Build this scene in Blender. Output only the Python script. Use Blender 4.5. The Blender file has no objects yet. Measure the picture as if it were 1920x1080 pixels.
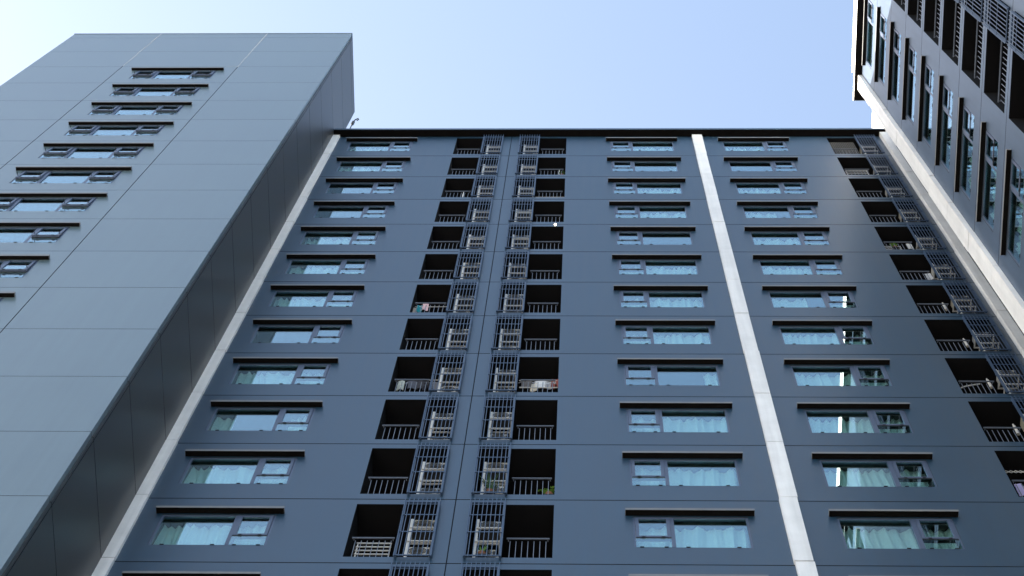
import bpy, bmesh, math, random
from mathutils import Vector, Matrix
random.seed(7)
SC = bpy.context.scene
COL = SC.collection

# ------------------------------------------------------------------ camera
CAMZ = 1.6
cd = bpy.data.cameras.new("camera")
cam = bpy.data.objects.new("camera", cd)
COL.objects.link(cam)
cd.sensor_width = 36.0
cd.lens = 4000.094 / 1920.0 * 36.0
cd.clip_start, cd.clip_end = 0.1, 2000.0
cam.location = (0, 0, CAMZ)
cam.rotation_euler = (2.86472421, -3.15507439e-02, 7.28016066e-03)
SC.camera = cam

# ------------------------------------------------------------------ light
sun_vec = Vector((-2.6, 1.0, 1.22)).normalized()      # towards the sun
sun_el = math.asin(sun_vec.z)
sun_az = math.atan2(sun_vec.x, sun_vec.y)
w = bpy.data.worlds.new("World")
SC.world = w
w.use_nodes = True
nt = w.node_tree
sky = nt.nodes.new("ShaderNodeTexSky")
sky.sky_type = 'NISHITA'
sky.sun_disc = False
sky.sun_elevation = sun_el
sky.sun_rotation = sun_az
sky.air_density = 1.0
sky.dust_density = 3.5
sky.ozone_density = 1.1
bg = nt.nodes["Background"]
bg.inputs[1].default_value = 0.15
tint = nt.nodes.new("ShaderNodeMix")          # slightly hazy, less violet sky
tint.data_type = 'RGBA'
tint.blend_type = 'MULTIPLY'
tint.inputs["Factor"].default_value = 1.0
tint.inputs[7].default_value = (1.05, 1.005, 0.93, 1)
nt.links.new(sky.outputs[0], tint.inputs[6])
nt.links.new(tint.outputs[2], bg.inputs[0])
sd = bpy.data.lights.new("sun", 'SUN')
sd.energy = 5.0
sd.angle = math.radians(0.5)
sd.color = (1.0, 0.94, 0.84)
sun = bpy.data.objects.new("sun", sd)
COL.objects.link(sun)
sun.location = (-60, 60, 130)
sun.rotation_euler = sun_vec.to_track_quat('Z', 'Y').to_euler()
SC.view_settings.view_transform = 'Standard'
SC.view_settings.look = 'None'
SC.view_settings.gamma = 1.0
SC.view_settings.exposure = 2.0

# ------------------------------------------------------------------ dimensions
H = 2.9
Z0 = 64.9056532 + CAMZ
def lev(k): return Z0 - k * H
D = 14.166            # main facade plane
TY = 11.85            # tower front plane
TX = -8.05            # tower side plane
XW = 8.97             # right wing facade plane
ORD = ["top", "second", "third", "fourth", "fifth", "sixth", "seventh", "eighth", "ninth",
       "tenth", "eleventh", "twelfth", "thirteenth", "fourteenth"]

# ------------------------------------------------------------------ materials
def mat(name, col, rough=0.6, spec=0.4, metal=0.0, var=0.0, scale=3.0, streak=0.0, bump=0.0, emit=None, sheen=0.0, trans=0.0):
    m = bpy.data.materials.new(name)
    m.use_nodes = True
    t = m.node_tree
    b = t.nodes["Principled BSDF"]
    b.inputs["Base Color"].default_value = (*col, 1)
    b.inputs["Roughness"].default_value = rough
    b.inputs["Specular IOR Level"].default_value = spec
    b.inputs["Metallic"].default_value = metal
    if emit:
        b.inputs["Emission Color"].default_value = (*emit[0], 1)
        b.inputs["Emission Strength"].default_value = emit[1]
    if trans:
        tr = t.nodes.new("ShaderNodeBsdfTranslucent")
        tr.inputs[0].default_value = (*col, 1)
        mx = t.nodes.new("ShaderNodeMixShader")
        mx.inputs[0].default_value = trans
        t.links.new(b.outputs[0], mx.inputs[1])
        t.links.new(tr.outputs[0], mx.inputs[2])
        t.links.new(mx.outputs[0], t.nodes["Material Output"].inputs[0])
    if var or streak:
        tc = t.nodes.new("ShaderNodeTexCoord")
        n1 = t.nodes.new("ShaderNodeTexNoise")
        n1.inputs["Scale"].default_value = scale
        n1.inputs["Detail"].default_value = 6
        n1.inputs["Roughness"].default_value = 0.65
        t.links.new(tc.outputs["Object"], n1.inputs["Vector"])
        mp = t.nodes.new("ShaderNodeMapping")
        mp.inputs["Scale"].default_value = (6, 6, 0.25)
        t.links.new(tc.outputs["Object"], mp.inputs["Vector"])
        n2 = t.nodes.new("ShaderNodeTexNoise")
        n2.inputs["Scale"].default_value = 1.0
        n2.inputs["Detail"].default_value = 5
        t.links.new(mp.outputs[0], n2.inputs["Vector"])
        r1 = t.nodes.new("ShaderNodeMapRange")
        r1.inputs[1].default_value, r1.inputs[2].default_value = 0.3, 0.7
        r1.inputs[3].default_value, r1.inputs[4].default_value = 1 - var, 1 + var
        t.links.new(n1.outputs["Fac"], r1.inputs[0])
        r2 = t.nodes.new("ShaderNodeMapRange")
        r2.inputs[1].default_value, r2.inputs[2].default_value = 0.3, 0.7
        r2.inputs[3].default_value, r2.inputs[4].default_value = 1 - streak, 1 + streak
        t.links.new(n2.outputs["Fac"], r2.inputs[0])
        mu = t.nodes.new("ShaderNodeMath")
        mu.operation = 'MULTIPLY'
        t.links.new(r1.outputs[0], mu.inputs[0])
        t.links.new(r2.outputs[0], mu.inputs[1])
        vm = t.nodes.new("ShaderNodeVectorMath")
        vm.operation = 'SCALE'
        vm.inputs[0].default_value = col
        t.links.new(mu.outputs[0], vm.inputs["Scale"])
        t.links.new(vm.outputs[0], b.inputs["Base Color"])
        if spec >= 0.8:                       # worn paint: uneven gloss, one tone per storey panel
            r3 = t.nodes.new("ShaderNodeMapRange")
            r3.inputs[1].default_value, r3.inputs[2].default_value = 0.72, 1.28
            r3.inputs[3].default_value, r3.inputs[4].default_value = rough - 0.035, rough + 0.035
            t.links.new(mu.outputs[0], r3.inputs[0])
            t.links.new(r3.outputs[0], b.inputs["Roughness"])
            sx = t.nodes.new("ShaderNodeSeparateXYZ")
            t.links.new(tc.outputs["Object"], sx.inputs[0])
            fl_ = t.nodes.new("ShaderNodeMath"); fl_.operation = 'MULTIPLY_ADD'
            fl_.inputs[1].default_value = 1 / 2.9; fl_.inputs[2].default_value = -Z0 / 2.9 + 40
            t.links.new(sx.outputs[2], fl_.inputs[0])
            fo = t.nodes.new("ShaderNodeMath"); fo.operation = 'FLOOR'
            t.links.new(fl_.outputs[0], fo.inputs[0])
            wn = t.nodes.new("ShaderNodeTexWhiteNoise"); wn.noise_dimensions = '1D'
            t.links.new(fo.outputs[0], wn.inputs["W"])
            r4 = t.nodes.new("ShaderNodeMapRange")
            r4.inputs[3].default_value, r4.inputs[4].default_value = spec * 0.88, spec * 1.06
            t.links.new(wn.outputs["Value"], r4.inputs[0])
            t.links.new(r4.outputs[0], b.inputs["Specular IOR Level"])
        if bump:
            n3 = t.nodes.new("ShaderNodeTexNoise")
            n3.inputs["Scale"].default_value = 0.7
            n3.inputs["Detail"].default_value = 3
            t.links.new(tc.outputs["Object"], n3.inputs["Vector"])
            bp = t.nodes.new("ShaderNodeBump")
            bp.inputs["Strength"].default_value = bump
            bp.inputs["Distance"].default_value = 0.03
            t.links.new(n3.outputs["Fac"], bp.inputs["Height"])
            t.links.new(bp.outputs[0], b.inputs["Normal"])
    return m

def glass_mat(name, tint, r0=0.23):
    m = bpy.data.materials.new(name)
    m.use_nodes = True
    t = m.node_tree
    t.nodes.remove(t.nodes["Principled BSDF"])
    g = t.nodes.new("ShaderNodeNewGeometry")
    dt = t.nodes.new("ShaderNodeVectorMath"); dt.operation = 'DOT_PRODUCT'
    t.links.new(g.outputs["Incoming"], dt.inputs[0])
    t.links.new(g.outputs["Normal"], dt.inputs[1])
    ab = t.nodes.new("ShaderNodeMath"); ab.operation = 'ABSOLUTE'
    t.links.new(dt.outputs["Value"], ab.inputs[0])
    s1 = t.nodes.new("ShaderNodeMath"); s1.operation = 'SUBTRACT'; s1.inputs[0].default_value = 1.0
    t.links.new(ab.outputs[0], s1.inputs[1])
    pw = t.nodes.new("ShaderNodeMath"); pw.operation = 'POWER'; pw.inputs[1].default_value = 5.0
    t.links.new(s1.outputs[0], pw.inputs[0])
    ma = t.nodes.new("ShaderNodeMath"); ma.operation = 'MULTIPLY_ADD'
    ma.inputs[1].default_value = 1 - r0; ma.inputs[2].default_value = r0
    t.links.new(pw.outputs[0], ma.inputs[0])
    tr = t.nodes.new("ShaderNodeBsdfTransparent"); tr.inputs[0].default_value = (*tint, 1)
    gl = t.nodes.new("ShaderNodeBsdfGlossy"); gl.inputs["Roughness"].default_value = 0.0
    gl.inputs[0].default_value = (0.80, 0.95, 1.0, 1)
    mx = t.nodes.new("ShaderNodeMixShader")
    t.links.new(ma.outputs[0], mx.inputs[0])
    t.links.new(tr.outputs[0], mx.inputs[1])
    t.links.new(gl.outputs[0], mx.inputs[2])
    t.links.new(mx.outputs[0], t.nodes["Material Output"].inputs[0])
    return m

M = dict(
    paint=mat("slate_paint", (0.008, 0.036, 0.070), 0.40, 1.0, var=0.12, scale=0.45, streak=0.12, bump=0.05),
    tower=mat("grey_paint", (0.098, 0.142, 0.160), 0.29, 0.8, var=0.07, scale=0.35, streak=0.08),
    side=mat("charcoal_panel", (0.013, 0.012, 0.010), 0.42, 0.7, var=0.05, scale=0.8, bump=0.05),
    seal=mat("pale_sealant", (0.50, 0.51, 0.52), 0.7, 0.2, var=0.2, scale=3),
    wing=mat("wing_paint", (0.055, 0.085, 0.135), 0.42, 0.35, var=0.10, scale=0.45, streak=0.10, bump=0.05),
    joint=mat("joint_sealant", (0.02, 0.022, 0.026), 0.8, 0.2),
    dark=mat("recess_shade", (0.004, 0.004, 0.005), 0.8, 0.2),  # balcony interiors coloured near-black to stand in for their deep shade
    room=mat("dim_room", (0.05, 0.06, 0.06), 0.8, 0.2),
    white=mat("white_paint", (0.88, 0.88, 0.87), 0.45, 0.6, var=0.07, scale=1.5, streak=0.10, bump=0.08),
    fascia=mat("fascia_grey", (0.20, 0.20, 0.20), 0.5, 0.4, var=0.08, scale=4),
    soffit=mat("soffit_shade", (0.006, 0.005, 0.0045), 0.9, 0.1),  # shade under awnings and cornices, put into the colour as near-black
    frame=mat("window_aluminium", (0.070, 0.095, 0.155), 0.4, 0.5),
    black=mat("black_rubber", (0.012, 0.012, 0.014), 0.5, 0.4),
    rail=mat("rail_steel", (0.13, 0.155, 0.20), 0.4, 0.5),
    grille=mat("grille_steel", (0.045, 0.08, 0.145), 0.4, 0.5),
    rack=mat("white_steel", (0.66, 0.66, 0.64), 0.5, 0.4),
    acw=mat("ac_casing", (0.50, 0.48, 0.43), 0.5, 0.4, var=0.12, scale=9),
    acg=mat("ac_casing_grey", (0.28, 0.29, 0.29), 0.5, 0.4, var=0.12, scale=9),
    acy=mat("ac_casing_aged", (0.36, 0.32, 0.24), 0.5, 0.4, var=0.18, scale=7),
    acd=mat("ac_guard", (0.035, 0.035, 0.035), 0.5, 0.4),
    glass=glass_mat("window_glass", (0.84, 1.0, 0.99)),
    curtain=mat("white_curtain", (0.86, 0.89, 0.87), 0.9, 0.1, trans=0.3),
    gcurtain=mat("green_curtain", (0.42, 0.58, 0.50), 0.9, 0.1, trans=0.3),
    pave=mat("paving", (0.27, 0.26, 0.245), 0.85, 0.2, var=0.15, scale=0.6),
    leaf=mat("leaf_green", (0.05, 0.11, 0.03), 0.55, 0.3, var=0.3, scale=20, trans=0.25),
    leafy=mat("leaf_lime", (0.16, 0.30, 0.05), 0.55, 0.3, trans=0.25),
    pot=mat("clay_pot", (0.25, 0.12, 0.07), 0.8, 0.2),
    lamp=mat("lit_lamp", (0.9, 0.85, 0.75), 0.5, 0.2, emit=((1.0, 0.85, 0.6), 3.0)),
)
CLOTH = {}
def cloth_mat(rgb):
    if rgb not in CLOTH:
        CLOTH[rgb] = mat("cloth_%d" % len(CLOTH), rgb, 0.9, 0.1, trans=0.15)
    return CLOTH[rgb]

# ------------------------------------------------------------------ mesh helpers
class MB:
    def __init__(s): s.v = []; s.f = []; s.m = []
    def quad(s, pts, m=0):
        n = len(s.v); s.v += [tuple(p) for p in pts]
        s.f.append(tuple(range(n, n + len(pts)))); s.m.append(m)
    def box(s, x0, x1, y0, y1, z0, z1, m=0, top=None):
        n = len(s.v)
        s.v += [(x0,y0,z0),(x1,y0,z0),(x1,y1,z0),(x0,y1,z0),(x0,y0,z1),(x1,y0,z1),(x1,y1,z1),(x0,y1,z1)]
        s.f += [(n,n+3,n+2,n+1),(n+4,n+5,n+6,n+7),(n,n+1,n+5,n+4),(n+1,n+2,n+6,n+5),(n+2,n+3,n+7,n+6),(n+3,n,n+4,n+7)]
        s.m += [m] * 6
    def tube(s, pts, r, m=0, n=8, taper=None):
        rings = []
        P = [Vector(p) for p in pts]
        for i, p in enumerate(P):
            a = P[min(i + 1, len(P) - 1)] - P[max(i - 1, 0)]
            q = a.to_track_quat('Z', 'Y')
            rr = r * (1 if taper is None else taper[i])
            base = len(s.v)
            for k in range(n):
                t = 2 * math.pi * k / n
                s.v.append(tuple(p + q @ Vector((rr * math.cos(t), rr * math.sin(t), 0))))
            rings.append(base)
        for a, b in zip(rings, rings[1:]):
            for k in range(n):
                s.f.append((a + k, a + (k + 1) % n, b + (k + 1) % n, b + k)); s.m.append(m)
        s.f.append(tuple(rings[0] + k for k in reversed(range(n)))); s.m.append(m)
        s.f.append(tuple(rings[-1] + k for k in range(n))); s.m.append(m)
    def lathe(s, prof, cx, cy, m=0, n=16):
        rings = []
        for r, z in prof:
            b = len(s.v)
            for k in range(n):
                t = 2 * math.pi * k / n
                s.v.append((cx + r * math.cos(t), cy + r * math.sin(t), z))
            rings.append(b)
        for a, b in zip(rings, rings[1:]):
            for k in range(n):
                s.f.append((a + k, a + (k + 1) % n, b + (k + 1) % n, b + k)); s.m.append(m)
        s.f.append(tuple(rings[0] + k for k in reversed(range(n)))); s.m.append(m)
        s.f.append(tuple(rings[-1] + k for k in range(n))); s.m.append(m)
    def mesh(s, name, mats, smooth=False, bevel=0.0):
        me = bpy.data.meshes.new(name)
        me.from_pydata(s.v, [], s.f)
        for mt in mats: me.materials.append(mt)
        for p, i in zip(me.polygons, s.m):
            p.material_index = i
            p.use_smooth = smooth
        if bevel:
            bm = bmesh.new(); bm.from_mesh(me)
            bmesh.ops.bevel(bm, geom=bm.edges[:], offset=bevel, segments=2, affect='EDGES', profile=0.5)
            bm.to_mesh(me); bm.free()
        me.update()
        return me

def ob(name, me, parent=None, loc=(0, 0, 0), rz=0.0, label=None):
    o = bpy.data.objects.new(name, me)
    COL.objects.link(o)
    o.parent = parent
    o.location = loc
    o.rotation_euler = (0, 0, rz)
    if label: o["label"] = label
    return o
def tag(o, label=None, cat=None, group=None, kind=None):
    if label: o["label"] = label
    if cat: o["category"] = cat
    if group: o["group"] = group
    if kind: o["kind"] = kind
    return o
def thing(name, label, cat, loc=(0, 0, 0), rz=0.0, group=None):
    return tag(ob(name, None, None, loc, rz), label, cat, group)

def facade(u0, u1, z0, z1, ju, jz, holes, edge=0.3, g=0.032, gd=0.035, fn=lambda u, d, z: (u, d, z)):
    """wall front as a relief: joints are grooves, holes are recesses; materials: 0 paint, 1 joint, 2 recess, 3 room"""
    us, zs = {u0, u1}, {z0, z1}
    gu = 0.02
    for j in ju: us |= {j - gu / 2, j + gu / 2}
    for j in jz: zs |= {j - g / 2, j + g / 2}
    for h in holes: us |= {h[0], h[1]}; zs |= {h[2], h[3]}
    us = sorted(x for x in us if u0 - 1e-6 <= x <= u1 + 1e-6)
    zs = sorted(x for x in zs if z0 - 1e-6 <= x <= z1 + 1e-6)
    def clean(a):
        o = [a[0]]
        for x in a[1:]:
            if x - o[-1] > 1e-4: o.append(x)
        return o
    us, zs = clean(us), clean(zs)
    nu, nz = len(us) - 1, len(zs) - 1
    dep = [[(0.0, 0)] * nz for _ in range(nu)]
    for i in range(nu):
        uc = (us[i] + us[i + 1]) / 2
        inju = any(abs(uc - j) < gu / 2 for j in ju)
        for k in range(nz):
            zc = (zs[k] + zs[k + 1]) / 2
            if inju or any(abs(zc - j) < g / 2 for j in jz): dep[i][k] = (gd, 1)
    for (a, b, c, d, dp, mi) in holes:
        for i in range(nu):
            uc = (us[i] + us[i + 1]) / 2
            if not a < uc < b: continue
            for k in range(nz):
                zc = (zs[k] + zs[k + 1]) / 2
                if c < zc < d: dep[i][k] = (dp, mi)
    mb = MB()
    for i in range(nu):
        for k in range(nz):
            d, mi = dep[i][k]
            a, b, c, e = us[i], us[i + 1], zs[k], zs[k + 1]
            mb.quad([fn(a, d, c), fn(b, d, c), fn(b, d, e), fn(a, d, e)], mi)
            nd, nm = dep[i + 1][k] if i + 1 < nu else (edge, 0)
            if abs(nd - d) > 1e-6:
                mb.quad([fn(b, d, c), fn(b, nd, c), fn(b, nd, e), fn(b, d, e)], max(mi, nm))
            nd, nm = dep[i][k + 1] if k + 1 < nz else (edge, 0)
            if abs(nd - d) > 1e-6:
                mb.quad([fn(a, d, e), fn(b, d, e), fn(b, nd, e), fn(a, nd, e)], max(mi, nm))
            if i == 0: mb.quad([fn(a, d, c), fn(a, edge, c), fn(a, edge, e), fn(a, d, e)], mi)
            if k == 0: mb.quad([fn(a, d, c), fn(b, d, c), fn(b, edge, c), fn(a, edge, c)], mi)
    return mb

# ------------------------------------------------------------------ windows
WH = 0.478 * H                    # opening height
WB = 0.748                        # opening bottom (storey fraction)
BAR = 0.435
def window_meshes(wd, lights):
    """lights: list of (u0,u1,kind) kind 'f' fixed, 's' sash over fixed, 'o' opened sash over fixed"""
    fr, gl, sms = MB(), MB(), []
    t = 0.04
    a, b = 0.010, 0.070
    fr.box(0, t, a, b, 0, WH); fr.box(wd - t, wd, a, b, 0, WH)
    fr.box(t, wd - t, a, b, 0, 0.035); fr.box(t, wd - t, a, b, WH - t, WH)
    for i in range(len(lights) - 1):
        fr.box(lights[i][1], lights[i + 1][0], a - 0.004, b, 0.035, WH - t)
    for (p, q, k) in lights:
        for c in (p + 0.16 * (q - p), p + 0.84 * (q - p)):
            fr.box(c - 0.035, c + 0.035, a - 0.02, a - 0.002, 0.004, 0.03, 1)
        if k == 'f':
            gl.box(p, q, 0.026, 0.034, 0.035, WH - t)
            continue
        gl.box(p, q, 0.002, 0.010, 0.035, BAR - 0.015)
        fr.box(p, q, a - 0.012, b - 0.002, BAR - 0.0145, BAR + 0.008, 1)
        s = 0.060
        sa = MB()
        x0, x1, y0, y1, z0, z1 = p + 0.004, q - 0.004, -0.008, 0.040, BAR + 0.016, WH - t - 0.004
        n0, g0, f0 = len(sa.v), len(gl.v), len(fr.v)
        sa.box(x0, x0 + s, y0, y1, z0, z1); sa.box(x1 - s, x1, y0, y1, z0, z1)
        sa.box(x0 + s, x1 - s, y0, y1, z0, z0 + s); sa.box(x0 + s, x1 - s, y0, y1, z1 - s, z1)
        for c in (p + 0.22 * (q - p), p + 0.78 * (q - p)):
            sa.box(c - 0.03, c + 0.03, y0 - 0.010, y0 - 0.002, z0 - 0.012, z0 + 0.010, 1)
        gl.box(x0 + s, x1 - s, 0.008, 0.016, z0 + s, z1 - s)
        if k == 'o':
            an = math.radians(3)
            def sw(L, i0):
                for i in range(i0, len(L)):
                    x, y, z = L[i]; dy, dz = y - y1, z - z1
                    L[i] = (x, y1 + dy * math.cos(an) + dz * math.sin(an), z1 - dy * math.sin(an) + dz * math.cos(an))
            sw(sa.v, n0); sw(gl.v, g0)
            for xx in (x0 + 0.02, x1 - 0.03):
                sa.tube([(xx, 0.03, z0 + 0.25), (xx, -0.16, z0 + 0.12)], 0.008, 1, 5)
        sms.append(sa.mesh("sash", [M['frame'], M['black']]))
    fm = fr.mesh("window_frame", [M['frame'], M['black']])
    gm = gl.mesh("pane", [M['glass']])
    return fm, gm, sms
def awning_mesh(wd, ov=0.125, pr=0.115, th=0.07):
    mb = MB()
    mb.box(-ov, wd + ov, -pr, -0.0, 0.008, th, 0)
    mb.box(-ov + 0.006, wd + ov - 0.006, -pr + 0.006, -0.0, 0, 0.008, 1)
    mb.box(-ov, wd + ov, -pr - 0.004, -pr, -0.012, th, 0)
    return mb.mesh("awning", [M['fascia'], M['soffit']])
AWZ = 0.253
def place_window(bld, meshes, aw, u, s):
    z = lev(s - 1 + WB)
    wo = ob("window", meshes[0], bld, (u, 0, z))
    ob("pane", meshes[1], wo)
    for sm in meshes[2]: ob("sash", sm, wo)
    ob("awning", aw, bld, (u, 0, lev(s - 1 + AWZ)))
    return wo

def curtain_mesh(u0, u1, seed, top=WH + 0.02, amp=0.045, d=0.23):
    rnd = random.Random(seed)
    mb = MB()
    n = max(14, int((u1 - u0) / 0.012))
    ph = [rnd.uniform(0, 6.28) for _ in range(4)]
    cols = []
    lean = rnd.uniform(-0.10, 0.10)
    wl = rnd.uniform(0.15, 0.24)
    zs = [-0.06, 0.3, 0.65, 1.0, top]
    for i in range(n + 1):
        t = i / n
        x = u0 + (u1 - u0) * t
        c = []
        for j, z in enumerate(zs):
            fl = 1.0 if j < 4 else 0.8
            y = d + amp * fl * (math.sin(2 * math.pi * (x / wl + 0.35 * math.sin(x * 4.3 + ph[3])) + ph[0]) * 0.75 + 0.6 * math.sin(x * 11 + ph[1] + 0.4 * z) + 0.22 * math.sin(x * 57 + ph[2] + 0.3 * z))
            c.append((x + lean * (z / 1.4) * math.sin(math.pi * t) + 0.012 * math.sin(z * 3 + ph[2] + x * 9), y, z))
        cols.append(c)
    for i in range(n):
        for j in range(len(zs) - 1):
            mb.quad([cols[i][j], cols[i + 1][j], cols[i + 1][j + 1], cols[i][j + 1]])
    me = mb.mesh("curtain", [M['curtain']], smooth=True)
    bm = bmesh.new(); bm.from_mesh(me)
    bmesh.ops.remove_doubles(bm, verts=bm.verts[:], dist=1e-5)
    bm.to_mesh(me); bm.free()
    for p in me.polygons: p.use_smooth = True
    return me

# ------------------------------------------------------------------ balcony parts
OT, OB = 0.083, 0.910            # opening top / bottom (storey fraction)
OH = (OB - OT) * H
def railing_mesh(wd, x0=0.06, x1=None, n=7):
    x1 = wd - 0.06 if x1 is None else x1
    mb = MB()
    mb.box(x0, x1, 0.035, 0.06, 0.925, 0.947)
    for i in range(n):
        c = x0 + 0.06 + (x1 - x0 - 0.12) * i / (n - 1)
        mb.box(c - 0.006, c + 0.006, 0.085, 0.097, 0.0, 0.915)
    for c in (x0 + 0.03, x1 - 0.03): mb.box(c - 0.008, c + 0.008, 0.0601, 0.10, 0.925, 0.943)
    return mb.mesh("railing", [M['rail']])
def grille_mesh(wd, n=7):
    mb = MB()
    s = 0.045
    z0, z1 = -0.09, OH - 0.02
    mb.box(0, s, -0.075, -0.035, z0, z1); mb.box(wd - s, wd, -0.075, -0.035, z0, z1)
    mb.box(s, wd - s, -0.073, -0.055, z0, z0 + 0.04); mb.box(s, wd - s, -0.073, -0.037, z1 - 0.05, z1)
    for z in (0.90, 1.68):
        mb.box(0.01, wd - 0.01, -0.091, -0.081, z, z + 0.03)
    for i in range(n + 2):
        c = 0.012 + (wd - 0.024) * i / (n + 1)
        mb.box(c - 0.0065, c + 0.0065, -0.106, -0.092, z0 - 0.09, z1 + 0.10)
    for x in (0.02, wd - 0.02):
        for z in (0.12, 1.2, 2.2):
            mb.box(x - 0.012, x + 0.012, -0.034, 0.0, z, z + 0.03)
    return mb.mesh("grille", [M['grille']])
def rack_mesh(wd, mirror=False, seed=0):
    r = random.Random(seed)
    mb = MB()
    t = 0.028
    a, b = 0.15, wd - 0.06
    for z in (0.95, 1.56):
        mb.box(a, b, 0.10, 0.10 + t, z, z + t)
        mb.box(a, b, 0.40, 0.40 + t, z, z + t)
        for x in (a, b - t): mb.box(x, x + t, 0.10 + t, 0.40, z, z + t)
    mb.box(a - 0.012, a + 0.038, 0.129, 0.16, 0.02, 2.02)
    mb.box(b - 0.03, b, 0.401 + t, 0.44, 0.02, 2.02)
    mb.box(a + 0.02, b - 0.02, 0.18, 0.20, 0.50, 0.515)
    if mirror: mb.v = [(x if not mirror else x, y, z) for x, y, z in mb.v]
    return mb.mesh("equipment_rack", [M['rack']])
def ac_meshes(wd, ht, dp, cm):
    b = MB(); b.box(-wd / 2, wd / 2, 0, dp, 0, ht)
    body = b.mesh("casing", [M[cm]], bevel=0.012)
    g = MB()
    r = min(wd, ht) * 0.40
    cz, cx = ht * 0.52, -wd * 0.06
    for k in range(5):
        rr = r * (0.25 + 0.75 * k / 4)
        g.tube([(cx + rr * math.cos(t * 2 * math.pi / 18), -0.008, cz + rr * math.sin(t * 2 * math.pi / 18)) for t in range(19)], 0.005, 0, 4)
    for k in range(8):
        t = k * math.pi / 8
        g.tube([(cx - r * math.cos(t), -0.004, cz - r * math.sin(t)), (cx + r * math.cos(t), -0.004, cz + r * math.sin(t))], 0.004, 0, 4)
    guard = g.mesh("fan_guard", [M['acd']])
    v = MB()
    v.box(wd * 0.35, wd * 0.48, -0.0015, -0.0002, ht * 0.18, ht * 0.74)
    for k in range(6):
        v.box(wd * 0.36, wd * 0.47, -0.006, -0.0012, ht * (0.2 + 0.1 * k), ht * (0.2 + 0.1 * k) + 0.012)
    vent = v.mesh("side_vent", [M['acd']])
    bp = MB(); bp.box(-wd / 2 + 0.006, wd / 2 - 0.006, 0.006, dp - 0.006, -0.012, -0.0005)
    return body, guard, vent, bp.mesh("base_pan", [M['acd']])
AC1 = [ac_meshes(0.40, 0.42, 0.24, 'acw'), ac_meshes(0.37, 0.36, 0.22, 'acg'), ac_meshes(0.42, 0.46, 0.25, 'acy')]
AC2 = [ac_meshes(0.36, 0.34, 0.24, 'acg'), ac_meshes(0.38, 0.38, 0.22, 'acw'), ac_meshes(0.32, 0.30, 0.22, 'acy')]
def place_ac(ms, x, y, z, label, group):
    t = thing("air_conditioner", label, "air conditioner", (x, y, z), 0, group)
    ob("casing", ms[0], t); ob("fan_guard", ms[1], t); ob("side_vent", ms[2], t); ob("base_pan", ms[3], t)
    return t

# ================================================================== ground
gm = MB(); gm.quad([(-900, -900, 0), (900, -900, 0), (900, 900, 0), (-900, 900, 0)])
tag(ob("ground", gm.mesh("ground", [M['pave']])), kind="structure")

ALLJ = [lev(k) for k in range(-3, 23)]
# ================================================================== centre block
main = thing("apartment_building", "dark slate blue apartment block with white vertical fins, standing between tower and wing",
             "building", (0, D, 0), 0, "apartment buildings around the court")
ROWS = range(0, 14)
WCOLS = {  # name: (u0, width, lights)
    'left':   (-7.42, 2.04, [(0.04, 1.32, 'f'), (1.39, 2.00, 's')]),
    'middle': (0.91, 2.03, [(0.04, 0.65, 's'), (0.72, 1.99, 'f')]),
    'right':  (4.49, 2.02, [(0.04, 1.27, 'f'), (1.36, 1.98, 's')]),
}
BCOLS = {  # name: (open u0, open u1, grille u0, grille u1)
    'left':   (-4.01, -3.15, -3.15, -2.50),
    'middle': (-1.335, -0.475, -1.98, -1.335),
    'right':  (7.88, 8.75, 8.75, 9.39),
}
holes = []
for s in ROWS:
    for u, wd, _ in WCOLS.values():
        holes.append((u, u + wd, lev(s - 1 + WB), lev(s - 1 + WB) + WH, 0.6, 3))
    for (a, b, c, d) in BCOLS.values():
        lo, hi = min(a, c), max(b, d)
        if a < c: hi -= 0.03
        else: lo += 0.03
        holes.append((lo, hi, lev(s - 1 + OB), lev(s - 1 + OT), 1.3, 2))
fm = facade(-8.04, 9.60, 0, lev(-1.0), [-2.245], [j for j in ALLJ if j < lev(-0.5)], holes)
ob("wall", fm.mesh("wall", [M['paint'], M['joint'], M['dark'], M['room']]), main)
bd = MB(); bd.box(-20, 12.0, 1.5, 14, 0, lev(-1.0)); bd.box(9.6, 12.0, 0.02, 1.5, 0, lev(-1.0))
ob("rear_block", bd.mesh("rear_block", [M['paint']]), main)
c = MB()
c.box(-8.04, 9.79, -0.235, 1.5, lev(-1.0) + 0.012, lev(-1.0) + 0.21, 0)
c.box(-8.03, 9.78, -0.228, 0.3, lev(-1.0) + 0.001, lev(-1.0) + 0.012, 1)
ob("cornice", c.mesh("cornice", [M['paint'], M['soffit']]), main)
def fin(u0, u1, d0, parent, top, jl, d1=0.3):
    mb = MB(); r = random.Random(int(u0 * 100))
    for k in range(-1, 22):
        a, b = lev(k + 1 - jl), (lev(k - jl) if k > -1 else top)
        j = r.uniform(-0.010, 0.010)
        mb.box(u0 + j, u1 + j, d0 + r.uniform(-0.008, 0.004), d1, a + 0.03, b, 0)
        mb.box(u0 + 0.014, u1 - 0.014, d0 + 0.022, d1, a, a + 0.03, 1)
    return ob("fin", mb.mesh("fin", [M['white'], M['joint']]), parent)
fin(-8.075, -7.825, -0.065, main, lev(-1.0) - 0.005, 0.0)
fin(3.565, 3.885, -0.075, main, lev(-1.0) - 0.005, 0.0)
fin(9.595, 9.82, -0.15, main, lev(-1.0) - 0.005, 0.0)
WM = {k: window_meshes(v[1], v[2]) for k, v in WCOLS.items()}
AM = {k: awning_mesh(v[1]) for k, v in WCOLS.items()}
RAILM = railing_mesh(0.86)
GRM = grille_mesh(0.65)
RKM = rack_mesh(0.65)
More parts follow.
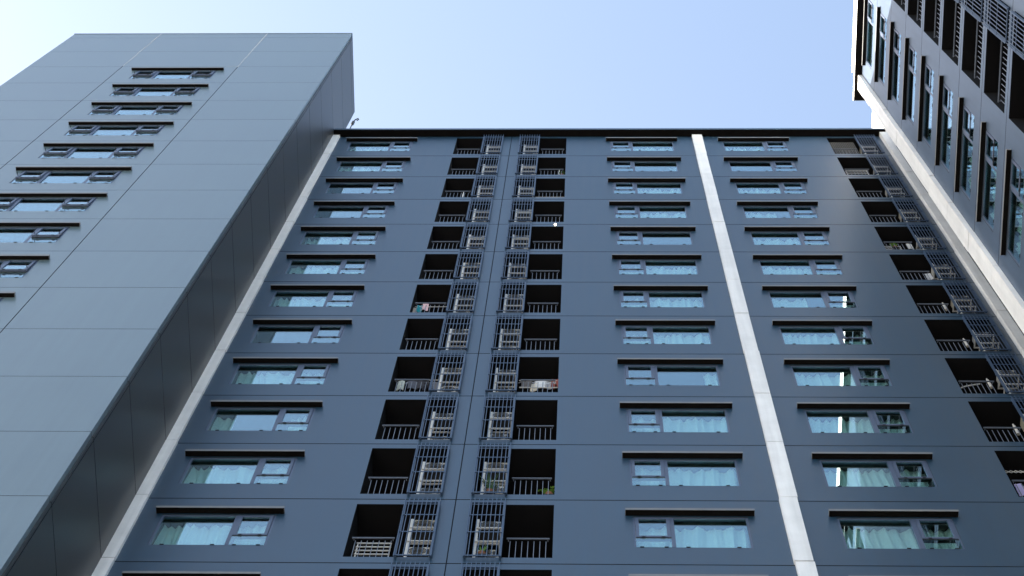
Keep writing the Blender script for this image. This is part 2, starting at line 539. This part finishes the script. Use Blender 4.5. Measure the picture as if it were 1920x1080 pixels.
for s in ROWS:
    for k, (u, wd, _) in WCOLS.items():
        place_window(main, WM[k], AM[k], u, s)
    zb = lev(s - 1 + OB)
    for k, (a, b, c_, d_) in BCOLS.items():
        ob("railing", RAILM, main, (a, 0, zb))
        ob("grille", GRM, main, (c_, 0, zb))
        ob("equipment_rack", RKM, main, (c_, 0, zb))
# air conditioners
rA = random.Random(3)
for s in range(0, 13):
    zb = lev(s - 1 + OB)
    for k, (a, b, c_, d_) in BCOLS.items():
        if k == 'right' and s > 9: continue
        fl = ("top floor" if s == 0 else ORD[s] + " floor from roof")
        x = (c_ + d_) / 2 + 0.06 + rA.uniform(-0.02, 0.02)
        place_ac(AC1[(s * 5 + len(k)) % 3], x, D + 0.14 + rA.uniform(0, 0.03), zb + 1.56 + 0.06, "boxy air conditioner on upper rack, %s, %s balcony column" % (fl, k), "air conditioners in the barred bays")
        place_ac(AC2[(s * 7 + len(k) * 2) % 3], x - 0.02, D + 0.14 + rA.uniform(0, 0.05), zb + 0.40 + rA.uniform(0, 0.05), "boxy air conditioner under lower rack, %s, %s balcony column" % (fl, k), "air conditioners in the barred bays")
# curtains: row -> list of (u0,u1) in window coordinates
FULL_A = [(0.02, 1.30), (1.36, 2.0)]
CUR = {
 'left':   {0: FULL_A, 1: [(0.02, 2.0)], 4: FULL_A, 5: FULL_A, 6: FULL_A, 8: FULL_A, 9: [(0.02, 0.40), (1.55, 2.0)], 10: FULL_A, 11: FULL_A, 12: FULL_A},
 'middle': {0: [(0.02, 2.0)], 1: [(1.80, 2.0)], 2: [(0.02, 0.66), (0.72, 2.0)], 3: [(0.02, 2.0)], 5: [(0.02, 2.0)], 6: [(0.02, 2.0)], 7: [(0.02, 2.0)], 8: [(1.72, 2.0)], 9: [(0.10, 2.0)], 10: [(0.02, 2.0)], 11: [(0.02, 2.0)], 12: [(0.02, 2.0)]},
 'right':  {0: [(0.02, 2.0)], 2: [(0.02, 2.0)], 3: [(0.02, 0.95), (1.4, 2.0)], 4: [(0.02, 2.0)], 5: [(0.02, 2.0)], 6: [(0.02, 0.9), (1.5, 2.0)], 7: [(0.02, 2.0)], 8: [(0.02, 2.0)], 9: [(0.02, 2.0)], 10: [(0.02, 2.0)], 11: [(0.02, 2.0)], 12: [(0.02, 2.0)]},
}
SIDE = {}
for k, rows in CUR.items():
    u = WCOLS[k][0]
    for s, spans in rows.items():
        for i, (p, q) in enumerate(spans):
            me = curtain_mesh(p, q, hash((k == 'left', k == 'middle', s, i)) % 9999)
            wn = ("top window" if s == 0 else ORD[s] + " window from roof")
            side = "behind" if len(spans) == 1 else ("in left part of" if i == 0 else "in right part of")
            lb = "white pleated curtain %s %s, centre block %s column" % (side, wn, k)
            o = ob("curtain", me, None, (u, D, lev(s - 1 + WB)))
            tag(o, lb, "curtain", "curtains behind the windows")

# ================================================================== left tower
tower = thing("apartment_tower", "pale grey blank walled tower at left with one column of windows",
              "building", (0, TY, 0), 0, "apartment buildings around the court")
TTOP = lev(-3.3)
TU, TW = -14.17, 2.56
TL = [(0.04, 0.66, 'o'), (0.74, 1.82, 'f'), (1.90, 2.52, 'o')]
th = [(TU, TU + TW, lev(s - 1 + WB), lev(s - 1 + WB) + WH, 0.6, 3) for s in range(0, 12)]
fm = facade(-17.9, -8.08, 0, TTOP, [-14.82, -11.06], ALLJ, th, edge=0.10, g=0.017)
ob("wall", fm.mesh("front_wall", [M['tower'], M['joint'], M['dark'], M['room']]), tower)
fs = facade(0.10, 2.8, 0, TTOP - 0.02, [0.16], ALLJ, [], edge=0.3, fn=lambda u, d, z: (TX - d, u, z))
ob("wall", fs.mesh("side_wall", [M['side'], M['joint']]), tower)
tb = MB(); tb.box(-17.88, TX - 0.05, 0.11 + 0.6, 2.8, 0, TTOP - 0.02)
tb.box(-17.88, -14.5, 0.10, 0.71, 0, TTOP - 0.02); tb.box(-11.4, TX - 0.05, 0.10, 0.71, 0, TTOP - 0.02)
tb.box(-14.5, -11.4, 0.10, 0.71, lev(-0.8), TTOP - 0.02)
ob("core", tb.mesh("core", [M['tower']]), tower)
cp = MB(); cp.box(-17.92, -8.06, -0.012, 0.3, TTOP, TTOP + 0.05)
ob("coping", cp.mesh("coping", [M['tower']]), tower)
for u_, a_ in ((-14.82, lev(-1.05)), (-11.06, lev(-0.98))):
    sl = MB()
    r_ = random.Random(int(u_ * 10))
    z_ = TTOP - 0.02
    while z_ > a_:
        n_ = z_ - r_.uniform(0.5, 1.1)
        o_ = r_.uniform(-0.012, 0.012)
        sl.box(u_ - 0.011 + o_, u_ + 0.011 + o_, -0.006, 0.03, max(n_, a_), z_); z_ = n_
    ob("sealant_strip", sl.mesh("sealant_strip", [M['seal']]), tower)
sl = MB(); sl.box(-11.45, -11.08, -0.004, 0.03, lev(-1) - 0.011, lev(-1) + 0.012)
ob("sealant_strip", sl.mesh("sealant_strip", [M['seal']]), tower)
TWM = window_meshes(TW, TL); TAM = awning_mesh(TW, 0.2, 0.09, 0.09)
for s in range(0, 12):
    place_window(tower, TWM, TAM, TU, s)

# ================================================================== right wing (local u runs towards the camera)
wing = thing("apartment_wing", "slate grey apartment wing at far right seen edge on, its top corner in sunlight",
             "building", (XW, 0, 0), -math.pi / 2, "apartment buildings around the court")
def wu(y): return -y
WU = (wu(11.60), 2.02)
WO = (wu(8.88), wu(7.36)); WG = (wu(7.36), wu(6.62))
WROWS = range(0, 12)
hl = []
for s in WROWS:
    hl.append((WU[0], WU[0] + WU[1], lev(s - 1 + WB), lev(s - 1 + WB) + WH, 0.6, 3))
    hl.append((WO[0], WG[1], lev(s - 1 + OB), lev(s - 1 + OT), 1.3, 2))
    # the same flat repeated nearer the camera
    hl.append((WU[0] + 9.6, WU[0] + 9.6 + WU[1], lev(s - 1 + WB), lev(s - 1 + WB) + WH, 0.6, 3))
    hl.append((WO[0] + 9.6, WG[1] + 9.6, lev(s - 1 + OB), lev(s - 1 + OT), 1.3, 2))
fm = facade(wu(12.2), wu(-14), 0, lev(-1.0), [wu(6.25), wu(-1.0)], [j for j in ALLJ if j < lev(-0.5)], hl)
ob("wall", fm.mesh("wall", [M['wing'], M['joint'], M['dark'], M['room']]), wing)
wb = MB(); wb.box(wu(12.5), wu(-14), 1.5, 12, 0, lev(-1.0))
ob("rear_block", wb.mesh("rear_block", [M['wing']]), wing)
c = MB()
c.box(wu(13.0), wu(-14), -0.235, 1.5, lev(-1.0) + 0.012, lev(-1.0) + 0.21, 0)
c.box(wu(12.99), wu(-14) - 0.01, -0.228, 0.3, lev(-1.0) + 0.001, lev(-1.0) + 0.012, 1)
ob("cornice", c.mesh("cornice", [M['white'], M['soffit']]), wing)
pp = MB(); pp.box(wu(12.45), wu(-14), 0.0, 0.25, lev(-1.0) + 0.211, lev(-1.80)); pp.box(wu(12.49), wu(-14), -0.03, 0.28, lev(-1.80), lev(-1.80) + 0.12)
ob("parapet", pp.mesh("parapet", [M['white']]), wing)
fin(wu(12.61), wu(12.15), -0.12, wing, lev(-1.0) - 0.005, 0.0, 0.4)
WWM = window_meshes(WU[1], [(0.04, 1.32, 'f'), (1.39, 1.98, 's')]); WAM = awning_mesh(WU[1], 0.13, 0.105, 0.08)
WRM = railing_mesh(1.52, n=12); WGM = grille_mesh(0.74)
for s in WROWS:
    for off in (0, 9.6):
        place_window(wing, WWM, WAM, WU[0] + off, s)
        zb = lev(s - 1 + OB)
        ob("railing", WRM, wing, (WO[0] + off, 0, zb))
        ob("grille", WGM, wing, (WG[0] + off, 0, zb))
for s in (0, 1, 2, 4, 5, 6, 7, 8, 9):
    me = curtain_mesh(0.02, 1.98 if s != 2 else 0.9, 500 + s)
    wn = ("top window" if s == 0 else ORD[s] + " window from roof")
    tag(ob("curtain", me, None, (XW, -WU[0], lev(s - 1 + WB)), -math.pi / 2),
        "pale pleated curtain behind %s of the right wing" % wn, "curtain", "curtains behind the windows")

# white upstand behind the roof edge, between centre block and wing
up = MB(); up.box(9.80, 10.1, 13.9, 20, lev(-1.0) + 0.22, lev(-2.08)); up.box(9.78, 10.12, 13.88, 20.02, lev(-2.08), lev(-2.08) + 0.06)
tag(ob("roof_wall", up.mesh("roof_wall", [M['white']])), "white sunlit wall rising behind the roof edge beside the right wing", "wall")

# ================================================================== things on the balconies
def fl(s): return lev(s - 1 + OB)
def hanging(name, label, cat, pts, x, y, z, rgb, seed, group=None, rz=0.0):
    """a piece of cloth: outline pts (x, z), z down from the line, with folds and thickness"""
    r = random.Random(seed)
    a, b = r.uniform(0, 6), r.uniform(20, 40)
    bm = bmesh.new()
    xs = [p[0] for p in pts]; zs = [p[1] for p in pts]
    f = bm.faces.new([bm.verts.new((p[0], 0, p[1])) for p in pts])
    for k in range(1, 9):
        X = min(xs) + (max(xs) - min(xs)) * k / 9
        bmesh.ops.bisect_plane(bm, geom=bm.verts[:] + bm.edges[:] + bm.faces[:], plane_co=(X, 0, 0), plane_no=(1, 0, 0))
    for k in range(1, 6):
        Z = min(zs) + (max(zs) - min(zs)) * k / 6
        bmesh.ops.bisect_plane(bm, geom=bm.verts[:] + bm.edges[:] + bm.faces[:], plane_co=(0, 0, Z), plane_no=(0, 0, 1))
    for v in bm.verts:
        v.co.y = 0.02 * math.sin(v.co.x * b + a) * (0.4 - v.co.z) + 0.008 * math.sin(v.co.z * 25 + a)
    g = bmesh.ops.extrude_face_region(bm, geom=bm.faces[:])
    for v in g["geom"]:
        if isinstance(v, bmesh.types.BMVert): v.co.y += 0.012
    bmesh.ops.recalc_face_normals(bm, faces=bm.faces[:])
    me = bpy.data.meshes.new(name); bm.to_mesh(me); bm.free()
    me.materials.append(cloth_mat(rgb))
    return tag(ob(name, me, None, (x, y, z), rz), label, cat, group)
SHIRT = [(-.10, 0), (.10, 0), (.19, -.10), (.15, -.18), (.105, -.13), (.105, -.46), (-.105, -.46), (-.105, -.13), (-.15, -.18), (-.19, -.10)]
TOWEL = [(-.07, 0), (.07, 0), (.075, -.55), (-.075, -.55)]
PANTS = [(-.09, 0), (.09, 0), (.11, -.60), (.03, -.60), (0, -.22), (-.03, -.60), (-.11, -.60)]
def line(label, x0, x1, y, z, rgbm='rack', r=0.008):
    m = MB(); m.tube([(x0 - (x0 + x1) / 2, 0, 0), (0, 0, -0.012), (x1 - (x0 + x1) / 2, 0, 0)], r, 0, 6)
    return tag(ob("clothes_rail", m.mesh("clothes_rail", [M[rgbm]]), None, ((x0 + x1) / 2, y, z)), label, "clothes rail")
G1 = "laundry hung on the balconies"
line("white clothes rail behind railing, seventh floor from roof, left balcony column", -3.98, -3.18, D + 0.22, fl(6) + 1.22)
hanging("towel", "teal towel hanging behind railing on seventh floor from roof, left balcony column", "towel", TOWEL, -3.86, D + 0.215, fl(6) + 1.34, (0.03, 0.30, 0.36), 1, G1)
hanging("towel", "pink towel hanging beside a teal one, seventh floor from roof, left balcony column", "towel", TOWEL, -3.73, D + 0.215, fl(6) + 1.46, (0.80, 0.55, 0.58), 2, G1)
hanging("towel", "cream towel hanging left of a teal one, seventh floor from roof, left balcony", "towel", TOWEL, -3.97, D + 0.235, fl(6) + 1.24, (0.55, 0.50, 0.45), 3, G1)
cols = [((0.06, 0.06, 0.07), SHIRT, "dark grey shirt"), ((0.03, 0.03, 0.04), PANTS, "black trousers"), ((0.10, 0.11, 0.14), SHIRT, "slate blue shirt"), ((0.20, 0.20, 0.22), SHIRT, "mid grey shirt"), ((0.55, 0.60, 0.56), TOWEL, "pale green towel")]
line("white clothes rail behind railing, ninth floor from roof, left balcony column", -3.98, -3.05, D + 0.24, fl(8) + 1.50)
for i, (c_, sh, nm) in enumerate(cols):
    x = [-3.40, -3.26, -3.58, -3.12, -3.84][i]
    hanging(nm.split()[-1], "%s drying behind railing, ninth floor from roof, left balcony column" % nm, "laundry", sh, x, D + 0.235 + 0.02 * (i % 2), fl(8) + 1.40, c_, 20 + i, G1)
line("white clothes rail low behind railing, ninth floor from roof, middle balcony column", -1.32, -0.50, D + 0.20, fl(8) + 1.36)
line("white rail below hung clothes, ninth floor from roof, middle balcony column", -1.30, -0.49, D + 0.16, fl(8) + 0.78, r=0.014)
cols = [((0.16, 0.15, 0.15), SHIRT, "charcoal shirt"), ((0.72, 0.66, 0.55), TOWEL, "cream towel"), ((0.75, 0.76, 0.78), SHIRT, "white shirt"), ((0.42, 0.42, 0.44), SHIRT, "light grey shirt"), ((0.30, 0.10, 0.08), PANTS, "rust red trousers")]
for i, (c_, sh, nm) in enumerate(cols):
    hanging(nm.split()[-1], "%s drying behind railing, ninth floor from roof, middle balcony column" % nm, "laundry", sh, [-1.16, -1.0, -0.86, -0.70, -0.53][i], D + 0.20 + 0.015 * (i % 2), fl(8) + [1.34, 1.30, 1.33, 1.36, 1.48][i], c_, 40 + i, G1)
hanging("cloth", "violet and white cloth behind railing, eleventh floor from roof, right balcony column", "cloth", TOWEL, 8.10, D + 0.2, fl(10) + 1.18, (0.55, 0.50, 0.80), 61, G1)
hanging("towel", "white towel beside the bars, fifth floor from roof, right balcony column", "towel", TOWEL, 8.66, D + 0.2, fl(4) + 1.32, (0.70, 0.70, 0.68), 62, G1)
hanging("towel", "pale towel beside the bars, sixth floor from roof, right balcony column", "towel", TOWEL, 8.70, D + 0.2, fl(5) + 1.32, (0.55, 0.56, 0.58), 63, G1)

def plant(label, x, y, z, n, h, spread, kind, seed, m='leaf'):
    r = random.Random(seed)
    t = thing("potted_plant", label, "plant", (x, y, z), 0, "plants on the balconies")
    p = MB(); p.lathe([(0.05, 0), (0.075, 0.13), (0.08, 0.14), (0.068, 0.14), (0.06, 0.12)], 0, 0)
    ob("pot", p.mesh("pot", [M['pot']], True), t)
    f = MB()
    for i in range(n):
        a = r.uniform(0, 6.28); hh = h * r.uniform(0.55, 1.0); sp = spread * r.uniform(0.4, 1.0)
        px, py = math.cos(a), math.sin(a) * 0.5
        w_ = 0.012 if kind == 'blade' else 0.03
        prev = None
        K = 6
        for k in range(K + 1):
            u = k / K
            cx, cy, cz = px * sp * u * (0.5 + 0.5 * u), py * sp * u, 0.13 + hh * (u - 0.18 * u * u)
            ww = w_ * (1 - u) ** 0.6 if kind == 'blade' else 0.003
            L, R_ = (cx - ww, cy, cz), (cx + ww, cy + ww * 0.3, cz)
            if prev: f.quad([prev[0], prev[1], R_, L])
            prev = (L, R_)
            if kind == 'leaf' and k >= 2:
                for q in range(2):
                    b = r.uniform(0, 6.28); l = r.uniform(0.05, 0.09)
                    d = Vector((math.cos(b), math.sin(b) * 0.7, r.uniform(-0.3, 0.5))).normalized() * l
                    s_ = Vector((-d.y, d.x, r.uniform(-0.02, 0.02))).normalized() * l * 0.28
                    c0 = Vector((cx, cy, cz))
                    f.quad([c0, c0 + d * 0.5 + s_, c0 + d, c0 + d * 0.5 - s_])
    ob("foliage", f.mesh("foliage", [M[m]]), t)
    return t
def stand(label, x, y, z, h):
    t = MB()
    for dx in (-.08, .06):
        for dy in (-.06, .06): t.box(dx, dx + .02, dy, dy + .02, 0, h - .02)
    t.box(-.1, .1, -.08, .1, h - .02, h)
    return tag(ob("plant_stand", t.mesh("plant_stand", [M['acd']]), None, (x, y, z)), label, "plant stand")
for (nm, x, y, s, hb, n, h, sp, kd, sd_, m_) in [
    ("long leaved plant behind bars, eleventh floor from roof, middle balcony column", -1.66, D + 0.10, 10, 0.22, 26, 1.05, 0.42, 'blade', 1, 'leaf'),
    ("small bladed plant behind bars, twelfth floor from roof, middle balcony column", -1.68, D + 0.10, 11, 0.22, 12, 0.55, 0.14, 'blade', 2, 'leafy'),
    ("leafy plant at right end of railing, eleventh floor from roof, middle balcony", -0.58, D + 0.20, 10, 0.35, 8, 0.42, 0.18, 'leaf', 3, 'leafy'),
    ("leafy plant at right end of railing, second floor from roof, middle balcony", -0.58, D + 0.20, 1, 0.55, 10, 0.55, 0.12, 'leaf', 4, 'leaf'),
    ("bright lime plant behind railing, fifth floor from roof, right balcony column", 8.24, D + 0.20, 4, 0.75, 12, 0.40, 0.08, 'leaf', 5, 'leafy')]:
    stand("small dark stand under the " + nm.replace("small ", "").replace(" at right end of railing", "").replace(" column", ""), x, y, fl(s) + 0.001, hb)
    plant(nm, x, y, fl(s) + hb + 0.002, n, h, sp, kd, sd_, m_)

def drying_rack(label, x0, x1, y, z, hz):
    t = thing("drying_rack", label, "drying rack", ((x0 + x1) / 2, y, z), 0, "drying racks")
    hw = (x1 - x0) / 2
    f = MB()
    for x in (-hw, hw - 0.02):
        f.box(x, x + 0.02, 0, 0.02, 0, max(hz) + 0.05)
    f.box(-hw + .02, hw - .02, 0.002, 0.018, 0.02, 0.04)
    ob("frame", f.mesh("frame", [M['rack']]), t)
    for h in hz:
        b = MB(); b.box(-hw - 0.01, hw + 0.01, -0.02, -0.002, h, h + 0.022)
        ob("bar", b.mesh("bar", [M['rack']]), t)
    return t
drying_rack("cream drying rack of four bars behind railing, twelfth floor from roof, left balcony", -3.87, -3.28, D + 0.19, fl(11) + 0.001, [0.52, 0.68, 0.84, 1.0])
drying_rack("pale drying rack of three bars behind railing, second floor from roof, right balcony", 8.02, 8.68, D + 0.19, fl(1) + 0.001, [0.95, 1.15, 1.35])
drying_rack("pale drying rack of three bars behind railing, fifth floor from roof, right balcony", 7.96, 8.40, D + 0.21, fl(4) + 0.001, [0.75, 0.90, 1.05])
# folding rack with zigzag arms
z_ = MB()
for sgn in (1, -1):
    P = [(0.09 * k, 0, 0.055 * sgn * (1 if k % 2 else -1)) for k in range(9)]
    z_.tube(P, 0.008, 0, 6)
tag(ob("folding_rack", z_.mesh("folding_rack", [M['rack']]), None, (7.90, D + 0.17, fl(10) + 1.72)), "white folding clothes rack with zigzag arms, eleventh floor from roof, right balcony column", "drying rack")
def post(name, label, cat, x, y, s, z0, z1, r, m='rack'):
    b = MB(); b.lathe([(r, 0), (r, (z1 - z0) * 0.8), (r * 0.55, (z1 - z0) * 0.88), (r * 0.55, z1 - z0)], 0, 0)
    return tag(ob(name, b.mesh(name, [M[m]], False), None, (x, y, fl(s) + z0)), label, cat)
post("mop_handle", "white mop handle upright behind railing, third floor from roof, left balcony column", "mop", -3.44, D + 0.20, 2, 0.001, 1.50, 0.022)
post("mop_handle", "white mop handle upright beside a plant, second floor from roof, middle balcony column", "mop", -0.67, D + 0.20, 1, 0.001, 1.50, 0.018)
for s_, lab in ((7, "eighth"), (8, "ninth"), (9, "tenth"), (6, "seventh")):
    post("water_heater", "white slim water heater by the bars, %s floor from roof, right balcony column" % lab, "water heater", 8.66, D + 0.22, s_, 1.05, 1.62, 0.032, 'acw')
h_ = MB(); h_.tube([(-.22 + .055 * k, 0, 0.26 * (k / 8) ** 0.7) for k in range(9)], 0.016, 0, 8)
tag(ob("hose", h_.mesh("hose", [M['rack']], True), None, (8.23, D + 0.2, fl(8) + 0.97)), "white curved hose behind railing, ninth floor from roof, right balcony column", "hose")
b_ = MB(); b_.box(-.42, .42, 0, .05, 0, .10)
tag(ob("plank", b_.mesh("plank", [mat("pale_wood", (0.62, 0.55, 0.45), 0.7, 0.2, var=0.1, scale=8)], bevel=0.004), None, (-0.905, D + 0.16, fl(2) + 0.62)), "pale wooden plank low behind railing, third floor from roof, middle balcony column", "plank")
# safety net across the top right balcony
n_ = MB()
for k in range(15): n_.box(7.90 + 0.058 * k, 7.906 + 0.058 * k, 0.0, 0.004, 0, OH - 0.03)
for k in range(34): n_.box(7.89, 8.73, 0.005, 0.009, 0.02 + 0.07 * k, 0.026 + 0.07 * k)
tag(ob("safety_net", n_.mesh("safety_net", [mat("net_cord", (0.32, 0.32, 0.31), 0.8, 0.2)]), None, (0, D + 0.13, fl(0) + 0.005)), "fine grey safety net stretched across the top right balcony", "net")
# lit lamp over a balcony opening
lt = thing("wall_lamp", "small lit lamp on wall above a middle column balcony, fifth floor from roof", "lamp", (-0.70, D, lev(3 + OT) + 0.02))
l1 = MB(); l1.box(-.06, .06, -.03, -.001, .03, .07); ob("bracket", l1.mesh("bracket", [M['frame']]), lt)
l2 = MB(); l2.lathe([(0.03, -0.02), (0.028, 0.0), (0.028, 0.018)], 0, -0.05); ob("lamp_shade", l2.mesh("lamp_shade", [M['lamp']]), lt)
# pole on the roof beside the tower
p_ = MB()
p_.tube([(0, 0, 0), (0, 0, 5.3), (0.02, 0, 5.75), (0.10, 0, 6.0), (0.14, 0, 5.8), (0.10, 0, 5.65)], 0.022, 0, 8)
p_.lathe([(0.03, 4.9), (0.055, 5.0), (0.055, 5.35), (0.03, 5.45)], 0, 0)
tag(ob("roof_pole", p_.mesh("roof_pole", [M['acd']]), None, (-7.99, 14.80, lev(-1.0) + 0.21)), "thin dark pole with hooked tip on the roof against the tower's rear corner", "pole")
